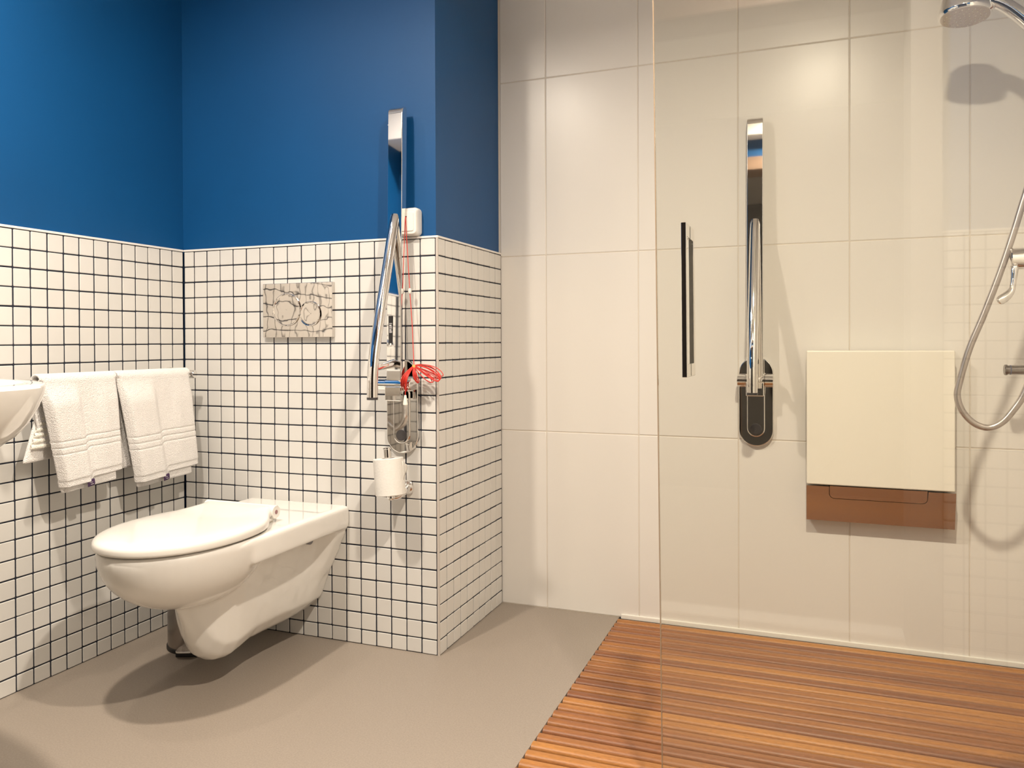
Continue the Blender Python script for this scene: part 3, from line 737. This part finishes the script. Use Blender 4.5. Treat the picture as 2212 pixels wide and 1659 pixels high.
rings(bm, loops); link('lever', with_mods(me_of(bm, 60), [('SUBSURF', dict(levels=1, render_levels=1))]), M_CHROME, mixer)
for p in mixer.children[-1].data.polygons: p.use_smooth = True
spout = thing('shower_outlet', 'grey metal outlet stub below the mixer lever at the right photo edge', 'outlet', (XR, 0.34, 0.795))
bm = bmesh.new(); tube(bm, [rl(spout, x, 0.34, 0.795) for x in (XR - 0.001, XR - 0.010, XR - 0.0101, 2.296, 2.2945, 2.294, 2.2895, 2.288)], [0.026, 0.026, 0.0115, 0.0115, 0.0115, 0.0135, 0.0135, 0.012], 26)
link('pipe', me_of(bm, 35), M_STEEL, spout)
link('band', mtube([rl(spout, 2.300, 0.34, 0.795), rl(spout, 2.302, 0.34, 0.795)], 0.0121, 26), mat('blue_grey_band', (0.12, 0.14, 0.25), 0.4), spout)
hosep = [(2.40, 0.20, 1.44), (2.335, 0.20, 1.315), (2.301, 0.20, 1.199), (2.281, 0.20, 1.124), (2.253, 0.20, 1.028), (2.220, 0.20, 0.930), (2.190, 0.20, 0.848), (2.169, 0.20, 0.764), (2.166, 0.20, 0.731), (2.177, 0.20, 0.698), (2.201, 0.20, 0.671), (2.230, 0.20, 0.662), (2.258, 0.20, 0.676), (2.281, 0.20, 0.706), (2.302, 0.20, 0.745), (2.33, 0.20, 0.83), (2.38, 0.20, 0.95), (2.42, 0.20, 1.034)]
hose = link('shower_hose', mtube(spline(hosep, 8), 0.0076, 18), M_HOSE, label='grey metal shower hose hanging in a loop below the mixer', cat='hose')
hs_ = thing('hand_shower', 'chrome hand shower with a round spray head at the top right', 'shower head', (2.181, 0.20, 1.645))
HA = Vector((0.02, 0.13, 1)).normalized()
def hlathe(prof, n=44):
    q = HA.to_track_quat('Z', 'Y'); bm = lathe(bmesh.new(), prof, 2, n)
    for v in bm.verts: v.co = q @ v.co
    return me_of(bm, 35)
link('head', hlathe([(0.0535, -0.004), (0.0560, 0.0), (0.0570, 0.004), (0.0560, 0.010), (0.0545, 0.012), (0.0525, 0.026), (0.047, 0.050), (0.032, 0.062), (0.0, 0.066)]), M_CHROME, hs_)
fc_ = link('spray_face', hlathe([(0.0520, -0.0035), (0.0520, -0.0052), (0.0505, -0.006), (0.0, -0.0065)]), M_FACE, hs_)
q = HA.to_track_quat('Z', 'Y'); bm = bmesh.new()
for ring, nn in ((0.011, 6), (0.022, 12), (0.033, 16), (0.043, 20)):
    for j in range(nn):
        a = 2 * math.pi * (j + ring * 37) / nn; lathe(bm, [(0.0013, -0.0062), (0.0011, -0.0082)], 2, 6, (ring * math.cos(a), ring * math.sin(a), 0))
for v in bm.verts: v.co = q @ v.co
link('nozzles', me_of(bm), M_CREAM, fc_, kind='stuff')
link('handle', mtube(spline([rl(hs_, 2.215, 0.20, 1.672), rl(hs_, 2.240, 0.20, 1.669), rl(hs_, 2.275, 0.20, 1.645), rl(hs_, 2.318, 0.20, 1.596), rl(hs_, 2.362, 0.20, 1.525), rl(hs_, 2.40, 0.20, 1.445)], 7), [0.0135 + 0.0035 * math.sin(math.pi * k / 35) for k in range(36)], 24), M_CHROME, hs_)
hb = thing('hand_shower_holder', 'chrome holder for the hand shower on the right-hand wall', 'shower holder', (XR, 0.20, 1.455))
link('arm', mtube([(-0.001, 0, 0), (-0.012, 0, 0), (-0.0121, 0, 0), (-0.105, 0, 0)], [0.03, 0.03, 0.012, 0.012], 22), M_CHROME, hb)
link('clip', mlathe([(0.017, -0.02), (0.0205, -0.018), (0.0215, 0.018), (0.0185, 0.02)], 2, 26, (-0.118, 0, 0.0)), M_CHROME, hb)

# ------------------------------------------------------------------ glass shower door
GY = -0.50
door = thing('glass_shower_door', 'clear frameless glass shower door with a slim chrome handle', 'glass door', (1.57, GY, 0.02))
xa, xb = 0.009, -0.006   # free edge hangs a little out of plumb
z0, z1 = 0.0, 2.05; x1 = XR - 0.012 - 1.57; th = 0.004
bm = bmesh.new()
q0 = [(xa + 0.0018, z0), (x1, z0), (x1, z1), (xb + 0.0018 - 0.004, z1)]
va = [bm.verts.new((x, -th, z)) for x, z in q0]; vb = [bm.verts.new((x, th, z)) for x, z in q0]
bm.faces.new(va); bm.faces.new(vb)
for i in range(4): bm.faces.new((va[i], va[(i + 1) % 4], vb[(i + 1) % 4], vb[i]))
pane = link('pane', me_of(bm), M_GLASS, door)
bm = bmesh.new()
q0 = [(xa, z0), (xa + 0.0016, z0), (xb + 0.0016 - 0.004, z1), (xb - 0.004, z1)]
va = [bm.verts.new((x, -th, z)) for x, z in q0]; vb = [bm.verts.new((x, th, z)) for x, z in q0]
bm.faces.new(va); bm.faces.new(vb)
for i in range(4): bm.faces.new((va[i], va[(i + 1) % 4], vb[(i + 1) % 4], vb[i]))
link('pane_edge', me_of(bm), M_GLASSEDGE, door)
hx = 1.6345 - 1.57; hz0, hz1 = 0.805 - 0.02, 1.084 - 0.02
han = link('handle', None, None, door); han.empty_display_size = 0.02
han.rotation_euler.y = -0.006
hwid = 0.0045
for q in (-1, 1):
    link('grip', mbox((hx - hwid, min(q * 0.056, q * 0.042), hz0), (hx + hwid, max(q * 0.056, q * 0.042), hz1), 0.0012), M_CHROME, han)
    for zz in (hz0, hz1 - 0.024):
        link('mount', mbox((hx - hwid, min(q * 0.0425, q * 0.0045), zz), (hx + hwid, max(q * 0.0425, q * 0.0045), zz + 0.024), 0.001), M_CHROME, han)
for zz in (0.25, 1.65):
    bm = bmesh.new(); box(bm, (x1 - 0.055, -0.013, zz), (x1 + 0.0115, 0.013, zz + 0.09), 0.003); link('hinge', me_of(bm, 40), M_CHROME, door)

# ------------------------------------------------------------------ ceiling downlights (above the frame; they light the room)
for k, (x, y, p) in enumerate(LAMPS):
    t = thing('ceiling_downlight', 'round recessed ceiling downlight ' + ('over the toilet', 'over the shower', 'over the wash basin')[k], 'downlight', (x, y, CEIL), 'ceiling downlights')
    link('ring', me_of(rings(bmesh.new(), [[(r * math.cos(2 * math.pi * j / 32), r * math.sin(2 * math.pi * j / 32), h) for j in range(32)] for r, h in ((0.042, -0.002), (0.044, -0.012), (0.052, -0.010), (0.055, -0.0005))], cap=False), 40), M_CHROME, t)
    link('lens', mlathe([(0.041, -0.001), (0.041, -0.004)], 2, 32), M_LAMP, t)
